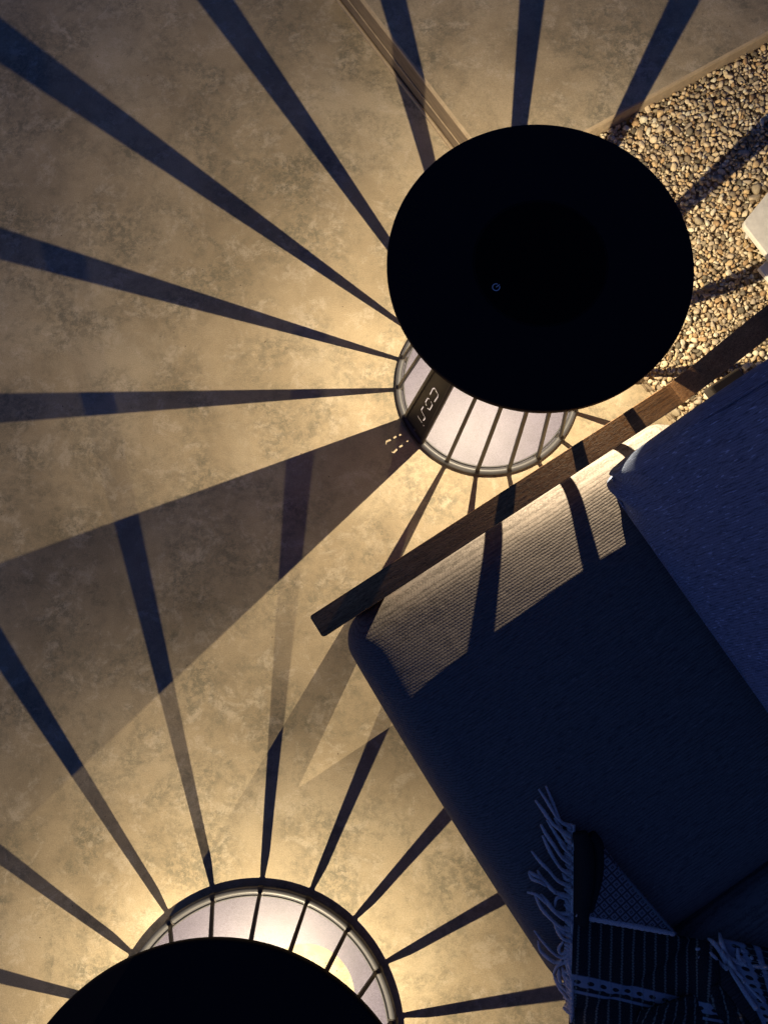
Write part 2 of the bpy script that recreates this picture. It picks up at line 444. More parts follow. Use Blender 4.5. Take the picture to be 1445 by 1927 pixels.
def lantern(label, loc, phase, Rr, apex, ztop, Rtop, zl, wl, wr, hole_c, hole_r, power, lamp_col, logo=False, groove=None, sym=None, led=(0.0015, 0.0007)):
    root = thing('lantern', label, 'lantern', loc, 'round black topped cage lanterns')
    rt = 0.0072; zr = 0.0095
    # --- base ring, the tube at the foot with its thin inner bead
    bm = bmesh.new(); torus(bm, Rr, rt, zr, 192, 16)
    ring = obj('base_ring', bm, M_ring, root, True)
    bm = bmesh.new(); torus(bm, Rr - rt - 0.0035, 0.0018, 0.008, 192, 8)
    obj('inner_bead', bm, M_ring, ring, True)
    # --- base plate with its round opening
    n = 160; bm = bmesh.new(); rp = Rr - 0.003; rows = []
    for z in (0.0035, 0.0058):
        rows.append(([bm.verts.new((rp * math.cos(2 * PI * i / n), rp * math.sin(2 * PI * i / n), z)) for i in range(n)],
                     [bm.verts.new((hole_c[0] + hole_r * math.cos(2 * PI * i / n), hole_c[1] + hole_r * math.sin(2 * PI * i / n), z)) for i in range(n)]))
    for i in range(n):
        j = (i + 1) % n
        for o_, h_ in rows: bm.faces.new((o_[i], o_[j], h_[j], h_[i]))
        bm.faces.new((rows[0][0][i], rows[0][0][j], rows[1][0][j], rows[1][0][i]))
        bm.faces.new((rows[0][1][i], rows[0][1][j], rows[1][1][j], rows[1][1][i]))
    obj('base_plate', bm, M_plate, root)
    # --- cage bars: slats leaning in towards the top, foot blocks on the ring
    zt = ztop - 0.014
    for k in range(18):
        a = phase - math.radians(20) * k
        c, s = math.cos(a), math.sin(a); rad = V((c, s, 0)); tan = V((-s, c, 0))
        zs = [0.006 + (zt - 0.006) * i / 14 for i in range(15)]
        rings = []
        lean = V((-(Rr / apex) * c, -(Rr / apex) * s, 1)).normalized(); out = tan.cross(lean).normalized()
        if out.dot(rad) < 0: out = -out
        for z in zs:
            r = Rr * (1 - max(0, z - 0.012) / apex)
            p = rad * (r + 0.001) + Z * z
            L_ = interp(z, wl); R_ = interp(z, wr); th = 0.0032; b = 0.0011
            rings.append([p + tan * x + out * y for x, y in ((-R_, -th + b), (-R_ + b, -th), (L_ - b, -th), (L_, -th + b), (L_, th - b), (L_ - b, th), (-R_ + b, th), (-R_, th - b))])
        bm = bmesh.new(); loft(bm, rings)
        # foot bracket saddling the tube
        fw = max(interp(0.0, wl), interp(0.0, wr)) + 0.0012
        m = 9; fr = []
        for sx in (-fw, fw):
            fr.append([rad * (Rr + (rt + 0.0016) * math.cos(t)) + tan * sx + Z * (zr + (rt + 0.0016) * math.sin(t)) for t in (2 * PI * j / 12 for j in range(12))])
        loft(bm, fr)
        obj('cage_bar', bm, M_bar, root)
    # --- flat round top
    zu = ztop - 0.013
    bm = bmesh.new()
    e = 0.0035
    prof = [(0.0005, zu), (Rtop - e, zu), (Rtop - e * 0.3, zu + e * 0.3), (Rtop, zu + e), (Rtop, ztop - e), (Rtop - e * 0.3, ztop - e * 0.3), (Rtop - e, ztop)]
    if groove: prof += [(groove + 0.0012, ztop), (groove + 0.0004, ztop - 0.0012), (groove - 0.0004, ztop - 0.0012), (groove - 0.0012, ztop)]
    prof += [(0.0005, ztop)]
    lathe(bm, prof, 200)
    top = obj('lamp_top', bm, M_top, root)
    if groove:
        bm = bmesh.new(); lathe(bm, [(0.0005, ztop + .0001), (groove - .002, ztop + .0001), (groove - .0024, ztop + .0005), (0.0005, ztop + .0005)], 120)
        obj('touch_panel', bm, M_panel, top); ztop_s = ztop + .0005
    if sym:
        bm = bmesh.new(); q = V((sym[0], sym[1])); R = 0.0050; rings = []
        for i in range(37):
            t = math.radians(65 + 310 * i / 36) ; cs, sn = math.cos(t), math.sin(t)
            rings.append([(q.x + rr * cs, q.y + rr * sn, zz) for rr, zz in ((R - .0006, ztop + .0006), (R + .0006, ztop + .0006), (R + .0006, ztop + .001), (R - .0006, ztop + .001))])
        loft(bm, rings)
        d = V((math.cos(math.radians(38)), math.sin(math.radians(38)))); pn = V((-d.y, d.x)) * 0.0006
        prism(bm, [q - pn, q + d * .0062 - pn, q + d * .0062 + pn, q + pn], ztop + .0006, ztop + .001)
        obj('power_symbol', bm, M_print, top)
    # --- led under the top: the lit disc and its light
    bm = bmesh.new(); lathe(bm, [(0.0005, zu - 0.004), (0.010, zu - 0.004), (0.011, zu - 0.003), (0.011, zu - 0.0005), (0.0005, zu - 0.0005)], 48)
    obj('led_lens', bm, M_led, root)
    ld = bpy.data.lights.new('lantern_light', 'POINT'); ld.energy = power; ld.color = lamp_col; ld.shadow_soft_size = 0.0004
    ld.use_nodes = True   # the led faces down: its beam weakens towards the horizon
    lt = ld.node_tree; em = next(n for n in lt.nodes if n.type == 'EMISSION')
    tc = lt.nodes.new('ShaderNodeTexCoord'); sx = lt.nodes.new('ShaderNodeSeparateXYZ'); lt.links.new(tc.outputs['Normal'], sx.inputs[0])
    ma = lt.nodes.new('ShaderNodeMath'); ma.operation = 'MULTIPLY_ADD'; ma.use_clamp = True; ma.inputs[1].default_value = BEAM_SIGN * 3.0; ma.inputs[2].default_value = 0.10
    lt.links.new(sx.outputs[2], ma.inputs[0]); lt.links.new(ma.outputs[0], em.inputs['Strength'])
    lo = bpy.data.objects.new('lantern_light', ld); col.objects.link(lo); lo.parent = root; lo.location = (led[0], led[1], zl)
    # --- name plate with the cut-out word between two bars
    if logo:
        t1 = phase - math.radians(20) * (-1); t2 = phase - math.radians(20) * (-2)
        F1 = V((Rr * math.cos(t1), Rr * math.sin(t1), 0.0168)); F2 = V((Rr * math.cos(t2), Rr * math.sin(t2), 0.0168)); Ap = V((0, 0, 0.6534 * H))
        M0 = (F1 + F2) / 2; ex = (F2 - F1).normalized(); et = (Ap - M0).normalized(); nn = ex.cross(et)
        hw = (F2 - F1).length / 2; LL = (Ap - M0).length
        cu_ = bpy.data.curves.new('name_plate', 'CURVE'); cu_.dimensions = '2D'; cu_.fill_mode = 'BOTH'; cu_.extrude = 0.0004
        def spl(pts):
            sp = cu_.splines.new('POLY'); sp.points.add(len(pts) - 1); sp.use_cyclic_u = True
            for i, p in enumerate(pts): sp.points[i].co = (p[0], p[1], 0, 1)
        t0_, t1_ = -0.004, 0.50
        spl([(-hw * (1 - t0_ / LL) * .97, t0_), (hw * (1 - t0_ / LL) * .97, t0_), (hw * (1 - t1_ / LL) * .97, t1_), (-hw * (1 - t1_ / LL) * .97, t1_)])
        for S in LETTERS: spl([p / 1000 for p in stroke_poly(S, 2.7)])
        tmp = bpy.data.objects.new('name_plate', cu_); col.objects.link(tmp)
        bpy.context.view_layer.update()
        me = bpy.data.meshes.new_from_object(tmp.evaluated_get(bpy.context.evaluated_depsgraph_get()))
        bpy.data.objects.remove(tmp); bpy.data.curves.remove(cu_)
        me.transform(Matrix(((ex.x, et.x, nn.x, M0.x), (ex.y, et.y, nn.y, M0.y), (ex.z, et.z, nn.z, M0.z), (0, 0, 0, 1))))
        me.materials.clear()
        np_ = link('name_plate', me, M_logo, root); np_['label'] = 'dark plate with the word cosi cut through it'
        # outward-facing screw near the foot
        oN = nn if nn.dot(V((M0.x, M0.y, 0))) > 0 else -nn
        bm = bmesh.new(); q = M0 + ex * 0.0032 + et * 0.006
        rr_ = []
        for h in (0.0005, 0.0030): rr_.append([q + oN * h + (ex * math.cos(t) + et * math.sin(t)) * 0.0026 for t in (2 * PI * j / 12 for j in range(12))])
        loft(bm, rr_); obj('screw', bm, M_screw, np_)
        # curved kick strip closing the ring below the plate
        bm = bmesh.new(); rings = []
        for i in range(13):
            t = t1 + (t2 - t1) * i / 12; c, s = math.cos(t), math.sin(t)
            rings.append([(r_ * c, r_ * s, z_) for r_, z_ in ((Rr + .006, .003), (Rr + .0095, .003), (Rr + .0095, .0185), (Rr + .006, .0185))])
        loft(bm, rings); obj('foot_strip', bm, M_logo, root)
    return root

P1 = -3.1045; P2 = -3.3452
lantern('slender black lantern beside the armrest, with the word cosi on its plate', (0.2093, 0.4769, 0), P1, 0.1933, 0.6534 * H - 0.012, 0.5275, 0.2156, 0.508,
        [(0, .0042), (.5, .0030)], [(0, .0042), (.5, .0030)], (0.062, 0.062), 0.070, LAMP_POWER_TALL, (1.0, 0.815, 0.555), logo=True, groove=0.094, sym=(0.1463 - 0.2093, 0.4403 - 0.4769))
lantern('low wide black lantern at the bottom of the photo', (-0.2660, -0.8258, 0), P2, 0.2706, 0.372, 0.3207, 0.3244, 0.291,
        [(0, .0042), (.10, .0042), (.2, .0030), (.3, .0016)], [(0, .0026), (.05, .0036), (.14, .0054), (.2, .0036), (.3, .0016)], (0.0974, 0.0762), 0.096, LAMP_POWER_WIDE, (1.0, 0.82, 0.55), led=(-0.0026, -0.0002))

# ================================================================== SOFA
A0 = G(582, 1160, 0.491)                      # front outer corner of the armrest, on its top
A0 = V((A0.x, A0.y, 0))
def W(s, o, z): return A0 + U * s + N * o + Z * z
sofa = thing('lounge_sofa', 'wooden framed outdoor sofa with grey woven seat cushions and big blue grey back cushions', 'sofa', W(0.4, -0.6, 0))
sofa_inv = V(sofa.location)
def sobj(name, bm, mat, parent=sofa, smooth=False):
    bmesh.ops.translate(bm, vec=-sofa_inv, verts=bm.verts)
    if parent is not sofa and parent is not None and parent.type == 'MESH': pass
    return obj(name, bm, mat, parent, smooth)
def beam(bm, pts, hw_, th, bev=0.0025):
    """a bar of rectangular section following pts (s,o,z = centre of its top), width hw_*2 across N, thickness th"""
    rings = []
    hw0 = hw_
    for q_ in pts:
        s, o, z = q_[:3]; hw_ = hw0 - (q_[3] if len(q_) > 3 else 0)
        b = bev
        rings.append([W(s, o + x, z + y) for x, y in ((-hw_ + b, 0), (hw_ - b, 0), (hw_, -b), (hw_, -th + b), (hw_ - b, -th), (-hw_ + b, -th), (-hw_, -th + b), (-hw_, -b))])
    loft(bm, rings)
def box(bm, s0, s1, o0, o1, z0, z1, bev=0.003):
    prism(bm, [W(s0, o0, 0), W(s1, o0, 0), W(s1, o1, 0), W(s0, o1, 0)], z0, z1, bev)
def arm(oc, vis=True):
    bm = bmesh.new()
    kk = 1 if oc > -0.5 else -1
    beam(bm, [(0.0, oc, 0.4890, 0.0030), (0.0010, oc, 0.4904, 0.0014), (0.0032, oc, 0.491, 0.0), (0.30, oc, 0.491), (0.596, oc, 0.491), (0.602, oc, 0.4918), (0.64, oc + kk * .003, 0.523), (0.70, oc + kk * 0.010, 0.585), (0.80, oc + kk * .014, 0.655), (0.98, oc + kk * .014, 0.70)], 0.017, 0.0325, 0.0005)
    bmesh.ops.recalc_face_normals(bm, faces=bm.faces)
    return sobj('armrest', bm, M_wood)
arm(-0.017)
arm(-1.30)
for oc in (-0.017, -1.30):
    sgn = -1 if oc > -0.5 else 1
    bm = bmesh.new(); box(bm, 0.045, 0.105, oc - 0.014, oc + 0.014, 0.0, 0.4585); sobj('leg', bm, M_wood)
    bm = bmesh.new(); box(bm, 0.70, 0.74, oc - sgn * 0.014 - 0.009, oc - sgn * 0.014 + 0.009, 0.0, 0.545); sobj('leg', bm, M_wood)
    bm = bmesh.new(); box(bm, 0.03, 0.70, oc + sgn * 0.045 - 0.009, oc + sgn * 0.045 + 0.009, 0.205, 0.299); sobj('side_rail', bm, M_wood)
bm = bmesh.new(); box(bm, 0.055, 0.085, -1.285, -0.032, 0.225, 0.299); sobj('front_rail', bm, M_wood)
bm = bmesh.new(); box(bm, 0.68, 0.72, -1.20, -0.12, 0.30, 0.35); sobj('rear_rail', bm, M_wood)
bm = bmesh.new(); box(bm, 0.655, 0.708, -0.078, -0.0340, 0.4560, 0.4800); sobj('shaded_corner_block', bm, M_logo)  # wooden corner block; the armrest's shade is put into its dark colour

def cushion(o, e1, e2, e3, L1, L2, L3, r, bulge, mat, name, nd=44, puff2=0.0, wrinkle=0.0, seed=0, r3=None):
    """rounded, padded box; e1,e2 span the big face, e3 points from it through the thickness"""
    import mathutils
    verts = {}; bm = bmesh.new()
    n1 = nd; n2 = nd; n3 = 14
    def vert(i, j, k):
        key = (i, j, k)
        if key in verts: return verts[key]
        # denser near the edges
        def warp(t): return 0.5 - 0.5 * math.cos(PI * t) if True else t
        a = (warp(i / n1) - .5) * L1; b = (warp(j / n2) - .5) * L2; c = (k / n3 - .5) * L3
        inn = V((max(-L1 / 2 + r, min(L1 / 2 - r, a)), max(-L2 / 2 + r, min(L2 / 2 - r, b)), max(-L3 / 2 + r, min(L3 / 2 - r, c))))
        d = V((a, b, c)) - inn
        p = inn + d.normalized() * r if d.length > 1e-9 else V((a, b, c))
        x, y, z = p.x / (L1 / 2), p.y / (L2 / 2), p.z / (L3 / 2)
        p.z += bulge * (1 - x * x) * (1 - y * y) * z
        p.x += puff2 * (1 - y * y) * x * (1 - z * z); p.y += puff2 * (1 - x * x) * y * (1 - z * z)
        if wrinkle:
            q = V((p.x * 7, p.y * 7, p.z * 4 + seed))
            w_ = mathutils.noise.noise(q) * 0.6 + mathutils.noise.noise(q * 2.3) * 0.35
            edge = max(abs(x), abs(y)) ** 3
            p.z += wrinkle * w_ * (0.35 + edge) * (1 if z > 0 else -1)
            cd = min(math.hypot(p.x - sx * L1 / 2, p.y - sy * L2 / 2) for sx in (-1, 1) for sy in (-1, 1))
            ang_ = math.atan2(abs(p.y) - L2 / 2, abs(p.x) - L1 / 2)
            p.z += wrinkle * 1.1 * math.sin(ang_ * 9 + seed) * math.exp(-(cd / 0.10) ** 2) * (1 if z > 0 else -1)
        v = bm.verts.new(o + e1 * p.x + e2 * p.y + e3 * (-p.z)); verts[key] = v; return v
    for k in (0, n3):
        for i in range(n1):
            for j in range(n2): bm.faces.new((vert(i, j, k), vert(i + 1, j, k), vert(i + 1, j + 1, k), vert(i, j + 1, k)))
    for k in range(n3):
        for i in range(n1):
            for j in (0, n2): bm.faces.new((vert(i, j, k), vert(i + 1, j, k), vert(i + 1, j, k + 1), vert(i, j, k + 1)))
        for j in range(n2):
            for i in (0, n1): bm.faces.new((vert(i, j, k), vert(i, j + 1, k), vert(i, j + 1, k + 1), vert(i, j, k + 1)))
    return sobj(name, bm, mat, sofa, True)

def rrect_tube(o, e1, e2, L1, L2, r, rad, mat, name, parent, offn):
    pts = []
    for (sx, sy, a0) in ((1, 1, 0), (-1, 1, 90), (-1, -1, 180), (1, -1, 270)):
        for i in range(7):
            a = math.radians(a0 + 90 * i / 6); pts.append(o + e1 * (sx * (L1 / 2 - r) + r * math.cos(a)) + e2 * (sy * (L2 / 2 - r) + r * math.sin(a)) + offn)
    full = []
    for i in range(len(pts)):
        a, b = pts[i], pts[(i + 1) % len(pts)]; m = max(1, int((b - a).length / 0.03))
        full += [a.lerp(b, t / m) for t in range(m)]
    bm = bmesh.new(); rings = []; n = len(full)
    for i, p in enumerate(full):
        d = (full[(i + 1) % n] - full[i - 1]).normalized(); q = e1.cross(e2); s = d.cross(q).normalized()
        rings.append([p + (s * math.cos(t) + q * math.sin(t)) * rad for t in (2 * PI * j / 6 for j in range(6))])
    loft(bm, rings, loop=True)
    bmesh.ops.translate(bm, vec=-sofa_inv, verts=bm.verts)
    return obj(name, bm, mat, parent, True)

SL, SW, ST = 0.62, 0.608, 0.125
for i, oc in enumerate((-0.336, -0.952)):
    ctr = W(0.012 + SL / 2, oc, 0.422 - ST / 2)
    c = cushion(ctr, U, N, -Z, SL, SW, ST, 0.048, 0.006, M_seat, 'seat_cushion', wrinkle=0.0012, seed=3 + i * 5, puff2=0.006)
lean = math.radians(17)
e2 = (U * math.sin(lean) + Z * math.cos(lean)).normalized(); e3 = (U * math.cos(lean) - Z * math.sin(lean)).normalized()
BL, BT = 0.50, 0.17
for i, oc in enumerate((-0.351, -0.948)):
    ctr = W(0.455, oc, 0.432) + e2 * (BL / 2) + e3 * (BT / 2)
    c = cushion(ctr, -N, e2, e3, 0.592, BL, BT, 0.034, 0.020, M_back, 'back_cushion', wrinkle=0.0075, seed=11 + i * 4, puff2=0.008, nd=60)
    rrect_tube(ctr, -N, e2, 0.592 - 0.020, BL - 0.020, 0.036, 0.0018, M_back, 'piping', c, -e3 * (BT / 2 - 0.007))
# backrest frame behind the cushions
bm = bmesh.new(); box(bm, 0.93, 0.96, -1.317, 0.0, 0.62, 0.66); sobj('back_rail', bm, M_wood)

# ================================================================== BLANKET
def yarn_mat(name, c, rough=0.95):
    t = NT(name); co = t.coord(); n = t.noise(co, 700, 3, 0.7)
    return t.P(base=t.mix(1.0, C4(*c), t.ramp(n, [(0.3, 0.6), (0.7, 1.2)]), 'MULTIPLY'), rough=rough, spec=0.1, normal=t.bump(n, 0.6, 0.001))
M_fringe = yarn_mat('white_wool_yarn', (0.80, 0.70, 0.66))
M_darkw = yarn_mat('black_wool', (0.035, 0.033, 0.030))

def knit_mat():
    """black knit: fine chain stitches down it, white bands with dark dots near its end; uv in centimetres"""
    t = NT('black_knit'); uv = t.coord('UV'); x, y, _ = t.sep(uv)
    wob = t.noise(uv, 1.3, 3, 0.6); fz = t.noise(uv, 22, 3, 0.7)
    xx = t.math('ADD', x, t.math('MULTIPLY', t.math('SINE', t.math('MULTIPLY', y, 9.0)), 0.05))
    xx = t.math('ADD', xx, t.math('MULTIPLY', wob, 0.12))
    fr = t.math('FRACT', t.math('DIVIDE', xx, 1.68))
    dst = t.math('ABSOLUTE', t.math('SUBTRACT', fr, 0.5))
    line = t.ramp(dst, [(0.05, 1.0), (0.13, 0.0)])
    chain = t.ramp(t.math('ABSOLUTE', t.math('SINE', t.math('MULTIPLY', y, 6.5))), [(0.15, 0.25), (0.6, 1.0)])
    ln = t.math('MULTIPLY', line, chain)
    c = t.mix(t.math('MULTIPLY', ln, t.ramp(fz, [(0.3, 0.3), (0.65, 1.0)])), t.ramp(t.noise(uv, 5.5, 4, 0.7), [(0.35, 0.010), (0.7, 0.085)]), C4(0.50, 0.45, 0.34))
    # bands: y measured from the fold (0) downwards
    def band(a, b, soft=0.05):
        return t.math('MULTIPLY', t.ramp(t.math('DIVIDE', t.math('SUBTRACT', y, a - soft), 2 * soft, clamp=True), [(0, 0.0), (1, 1.0)]),
                      t.ramp(t.math('DIVIDE', t.math('SUBTRACT', b + soft, y), 2 * soft, clamp=True), [(0, 0.0), (1, 1.0)]))
    b1 = band(11.35, 13.5, 0.12)
    dx = t.math('SUBTRACT', t.math('FRACT', t.math('DIVIDE', x, 1.9)), 0.5); dy = t.math('SUBTRACT', t.math('FRACT', t.math('DIVIDE', t.math('SUBTRACT', y, 12.0), 1.15)), 0.5)
    rr = t.math('SQRT', t.math('ADD', t.math('POWER', t.math('MULTIPLY', dx, 1.9), 2.0), t.math('POWER', t.math('MULTIPLY', dy, 1.5), 2.0)))
    dot = t.math('MULTIPLY', t.ramp(rr, [(0.44, 1.0), (0.56, 0.0)]), band(11.95, 14.2, 0.03))
    b2 = band(14.2, 14.75, 0.08)
    wm = t.math('MAXIMUM', t.math('MULTIPLY', b1, t.math('SUBTRACT', 1.0, dot)), b2)
    wm = t.math('MULTIPLY', wm, t.ramp(fz, [(0.2, 0.7), (0.5, 1.0)]))
    c = t.mix(wm, c, C4(0.55, 0.55, 0.60))
    hgt = t.math('ADD', t.math('MULTIPLY', ln, 0.8), t.math('ADD', t.math('MULTIPLY', fz, 0.6), t.math('MULTIPLY', wm, 0.8)))
    return t.P(base=c, rough=0.95, spec=0.08, normal=t.bump(hgt, 0.8, 0.0025))
M_knit = knit_mat()
def diamond_mat():
    t = NT('diamond_weave'); uv = t.coord('UV'); x, y, _ = t.sep(uv)
    fz = t.noise(uv, 25, 3, 0.7); wb = t.noise(uv, 2.0, 2, 0.5)
    a = t.math('ADD', t.math('MULTIPLY', x, 0.93), t.math('MULTIPLY', wb, 0.15)); b = t.math('MULTIPLY', y, 0.93)
    fa = t.math('ABSOLUTE', t.math('SUBTRACT', t.math('FRACT', a), 0.5)); fb = t.math('ABSOLUTE', t.math('SUBTRACT', t.math('FRACT', b), 0.5))
    m = t.math('MAXIMUM', fa, fb)
    ringm = t.math('MULTIPLY', t.ramp(m, [(0.14, 0.0), (0.20, 1.0)]), t.ramp(m, [(0.36, 1.0), (0.43, 0.0)]))
    ctr_ = t.ramp(m, [(0.05, 1.0), (0.09, 0.0)])
    k_ = t.math('MAXIMUM', ringm, ctr_)
    k_ = t.math('MULTIPLY', k_, t.ramp(fz, [(0.28, 0.45), (0.6, 1.0)]))
    c = t.mix(k_, C4(0.11, 0.09, 0.09), C4(0.62, 0.54, 0.54))
    return t.P(base=c, rough=0.95, spec=0.08, normal=t.bump(t.math('ADD', k_, fz), 0.8, 0.0018))
M_diam = diamond_mat()

bl = thing('throw_blanket', 'black and white patterned wool throw with white fringe draped over the sofa seat', 'blanket', G(1240, 1800, 0.43))
bl0 = V(bl.location)
def cushion_z(p, lift):
    """height of the sofa seat under p, plus lift; falls away past the front edge"""
    d = V((p.x, p.y, 0)) - A0; s = d.dot(U); o = d.dot(N)
    z = 0.424 + lift
    if s < 0.055:
        t = max(-0.03, s) - 0.017
        f = max(0.0, min(1.0, (0.055 - s) / 0.045)); z -= 0.034 * f * f
        if s < 0.010: z -= (0.010 - s) * 1.1
    g = abs(o + 0.6455)
    if g < 0.03: z -= 0.010 * (1 - g / 0.03) ** 2
    return z
def pix_patch(bm, corners, lift, nu, nv, wav=0.002, fr=30, uvf=None, seed=0.0):
    """quad patch; corners a,b,c,d in photo pixels (a->b is u, a->d is v). lift(u,v) above the seat"""
    import mathutils
    a, b, c, d = [V((q[0], q[1])) for q in corners]; g = []
    uvl = bm.loops.layers.uv.verify()
    for j in range(nv + 1):
        row = []
        for i in range(nu + 1):
            u, v = i / nu, j / nv
            q = a.lerp(b, u).lerp(d.lerp(c, u), v)
            z = 0.43
            for _ in range(3): p = G(q.x, q.y, z); z = cushion_z(p, lift(u, v) + wav * mathutils.noise.noise(V((p.x * fr, p.y * fr, seed))))
            p = G(q.x, q.y, z); row.append((bm.verts.new(p), q, (u, v)))
        g.append(row)
    for j in range(nv):
        for i in range(nu):
            qs = (g[j][i], g[j][i + 1], g[j + 1][i + 1], g[j + 1][i])
            f = bm.faces.new([x[0] for x in qs]); f.smooth = True
            for lp, x in zip(f.loops, qs): lp[uvl].uv = uvf(x[1], x[2]) if uvf else (x[1].x / 10, x[1].y / 10)
def thicken(ob, th):
    md = ob.modifiers.new('thickness', 'SOLIDIFY'); md.thickness = th; md.offset = -1
def bobj(name, bm, mat, smooth=True, parent=None):
    bmesh.ops.translate(bm, vec=-bl0, verts=bm.verts)
    me = bpy.data.meshes.new(name); bm.to_mesh(me); bm.free()
    return link(name, me, mat, parent or bl, smooth)
def kuv(q, uv):          # pixel -> knit coordinates: x across the stripes, y down from the fold
    y = (q.y - (1716 + (q.x - 1083) * 0.222)) / 10.0
    return ((q.x - 1078 + (q.y - 1730) * 0.03) / 12.3, y)
# body of the throw (dark knit side)
bm = bmesh.new()
pix_patch(bm, [(1080, 1600), (1125, 1600), (1180, 1745), (1078, 1722)], lambda u, v: 0.010 + 0.006 * math.sin(PI * u), 10, 24, uvf=lambda q, uv: (0.2, -3))
pix_patch(bm, [(1078, 1716), (1345, 1776), (1362, 1960), (1072, 1960)], lambda u, v: 0.009 + 0.010 * math.exp(-((u - 0.93) / .07) ** 2) + 0.004 * math.sin(v * 7), 56, 40, uvf=kuv, wav=0.003)
body = bobj('blanket_body', bm, M_knit); thicken(body, 0.004)
# rolled dark fold at the top left
bm = bmesh.new()
tube(bm, catmull([G(1090, 1566, 0.445), G(1098, 1600, 0.448), G(1100, 1650, 0.448), G(1096, 1700, 0.445), G(1094, 1735, 0.440)], 8), lambda t: 0.0145 * (1 - 0.35 * t) * (0.62 + 0.38 * math.sin(PI * min(1, t * 2.4 + 0.1) / 2)), 16)
tube(bm, catmull([G(1108, 1572, 0.440), G(1123, 1596, 0.442), G(1121, 1650, 0.443), G(1108, 1712, 0.441)], 8), lambda t: 0.0105 * (1 - 0.2 * t), 12)
bobj('rolled_fold', bm, M_darkw)
# turned-over corner showing the diamond side
bm = bmesh.new()
du = V((0.66, 0.75))
def duv(q, uv):
    p = V((q.x - 1132, q.y - 1600)); return (p.dot(du) / 13.4, p.dot(V((-du.y, du.x))) / 13.4)
pix_patch(bm, [(1131, 1597), (1134, 1598), (1269, 1757), (1104, 1721)], lambda u, v: 0.019 + 0.003 * math.sin(3 * u + 2 * v), 20, 30, wav=0.0015, uvf=duv)
df = bobj('turned_corner', bm, M_diam); thicken(df, 0.003)
bm = bmesh.new()   # plaited selvedge along its long side
pts = [V((1131, 1597)).lerp(V((1269, 1757)), i / 44) for i in range(45)]
tube(bm, [G(q.x, q.y, cushion_z(G(q.x, q.y, .43), 0.0200)) for q in pts], lambda t: 0.0022 + 0.0007 * math.cos(t * 2 * PI * 22), 8)
bobj('selvedge', bm, yarn_mat('grey_yarn', (0.24, 0.225, 0.23)))
bm = bmesh.new()   # white band along the fold
for e_ in range(2):
    pts = [V((1083, 1719 + e_ * 4)).lerp(V((1268, 1757 + e_ * 1)), i / 40) for i in range(41)]
    tube(bm, [G(q.x, q.y, cushion_z(G(q.x, q.y, .43), 0.0205 - e_ * .002)) for q in pts], lambda t: 0.0040 * (1 - 0.35 * t) + 0.0006 * math.sin(t * 150), 8)
bobj('white_band', bm, M_fringe)
# right side: a second fold with a pale selvedge, its border strip and a loose fringe
bm = bmesh.new()
pix_patch(bm, [(1352, 1764), (1470, 1790), (1500, 1990), (1455, 1965)], lambda u, v: 0.012 + 0.006 * math.sin(PI * u), 26, 40, wav=0.006, uvf=lambda q, uv: (uv[1] * 26, 11.3 + uv[0] * 5.5))
b2 = bobj('second_fold', bm, M_knit); thicken(b2, 0.004)
bm = bmesh.new()
pix_patch(bm, [(1200, 1905), (1350, 1850), (1460, 1990), (1180, 1990)], lambda u, v: 0.010 + 0.008 * math.sin(u * 5) ** 2, 40, 24, wav=0.008, fr=60, uvf=lambda q, uv: (uv[0] * 16 + uv[1] * 5, uv[1] * 8))
b3 = bobj('gathered_fold', bm, M_knit); thicken(b3, 0.004)

# fringe: every strand is drawn where the photo shows it
def cp(pts, ox, oy, k): return [(ox + a / k, oy + b / k) for a, b in pts]
LFR = [
 [(320,90),(370,210),(420,340),(470,430),(560,450)], [(255,120),(330,230),(390,330),(440,400),(560,480)],
 [(225,220),(300,320),(370,420),(450,490),(560,560)], [(275,440),(330,540),(400,640),(470,740),(560,800)],
 [(330,400),(430,560),(480,650),(560,720)], [(290,540),(340,650),(400,760),(470,850),(560,880)],
 [(190,680),(270,780),(350,860),(430,950),(560,1010)], [(165,865),(220,900),(300,950),(400,1050),(560,1100)],
 [(245,855),(270,910),(330,975),(410,1060)], [(165,880),(200,935),(260,960),(320,990)],
 [(150,1055),(240,1080),(330,1160),(430,1240),(560,1250)], [(400,1190),(420,1110),(480,1110),(560,1180)],
 [(220,1080),(280,1200),(380,1310),(470,1380),(560,1400)], [(270,1070),(330,1140),(400,1230),(480,1290),(560,1320)],
 [(390,1310),(430,1410),(480,1480),(560,1500)],
 [(215,1400),(290,1500),(370,1590),(440,1640),(500,1640),(560,1560)], [(250,1490),(270,1580),(340,1640),(410,1690),(470,1680)],
 [(250,1530),(300,1620),(400,1700)], [(480,1500),(440,1560),(450,1610),(500,1600),(560,1530)],
 [(390,1800),(420,1730),(470,1700),(540,1660)], [(390,1800),(430,1870),(480,1927),(545,1990)],
 [(440,1750),(440,1830),(460,1880)], [(470,1730),(500,1840),(550,1950)], [(480,1640),(530,1720),(550,1800)],
 [(500,1480),(520,1600),(510,1720),(555,1850)], [(395,1830),(450,1930),(520,2020),(560,2080)], [(540,1600),(530,1680),(545,1760)],
 [(400,380),(450,470),(500,560),(560,600)], [(440,560),(500,650),(560,660)], [(470,880),(510,940),(560,940)], [(430,1380),(500,1440),(560,1450)],
]
random.seed(4)
bm = bmesh.new()
for S in LFR:
    q = cp(S, 960, 1460, 4.817); n = len(q)
    P3 = []
    for i, (a, b) in enumerate(q):
        z = cushion_z(G(a, b, 0.43), 0.0045 + 0.0045 * random.random() + 0.004 * (i / (n - 1)))
        P3.append(G(a, b, z))
    r_ = random.uniform(0.0018, 0.0028)
    tube(bm, catmull(P3, 6), lambda t: r_ * (0.55 + 0.6 * min(1, t * 3)) * (1 + 0.1 * math.sin(t * 60)), 8, 0.35)
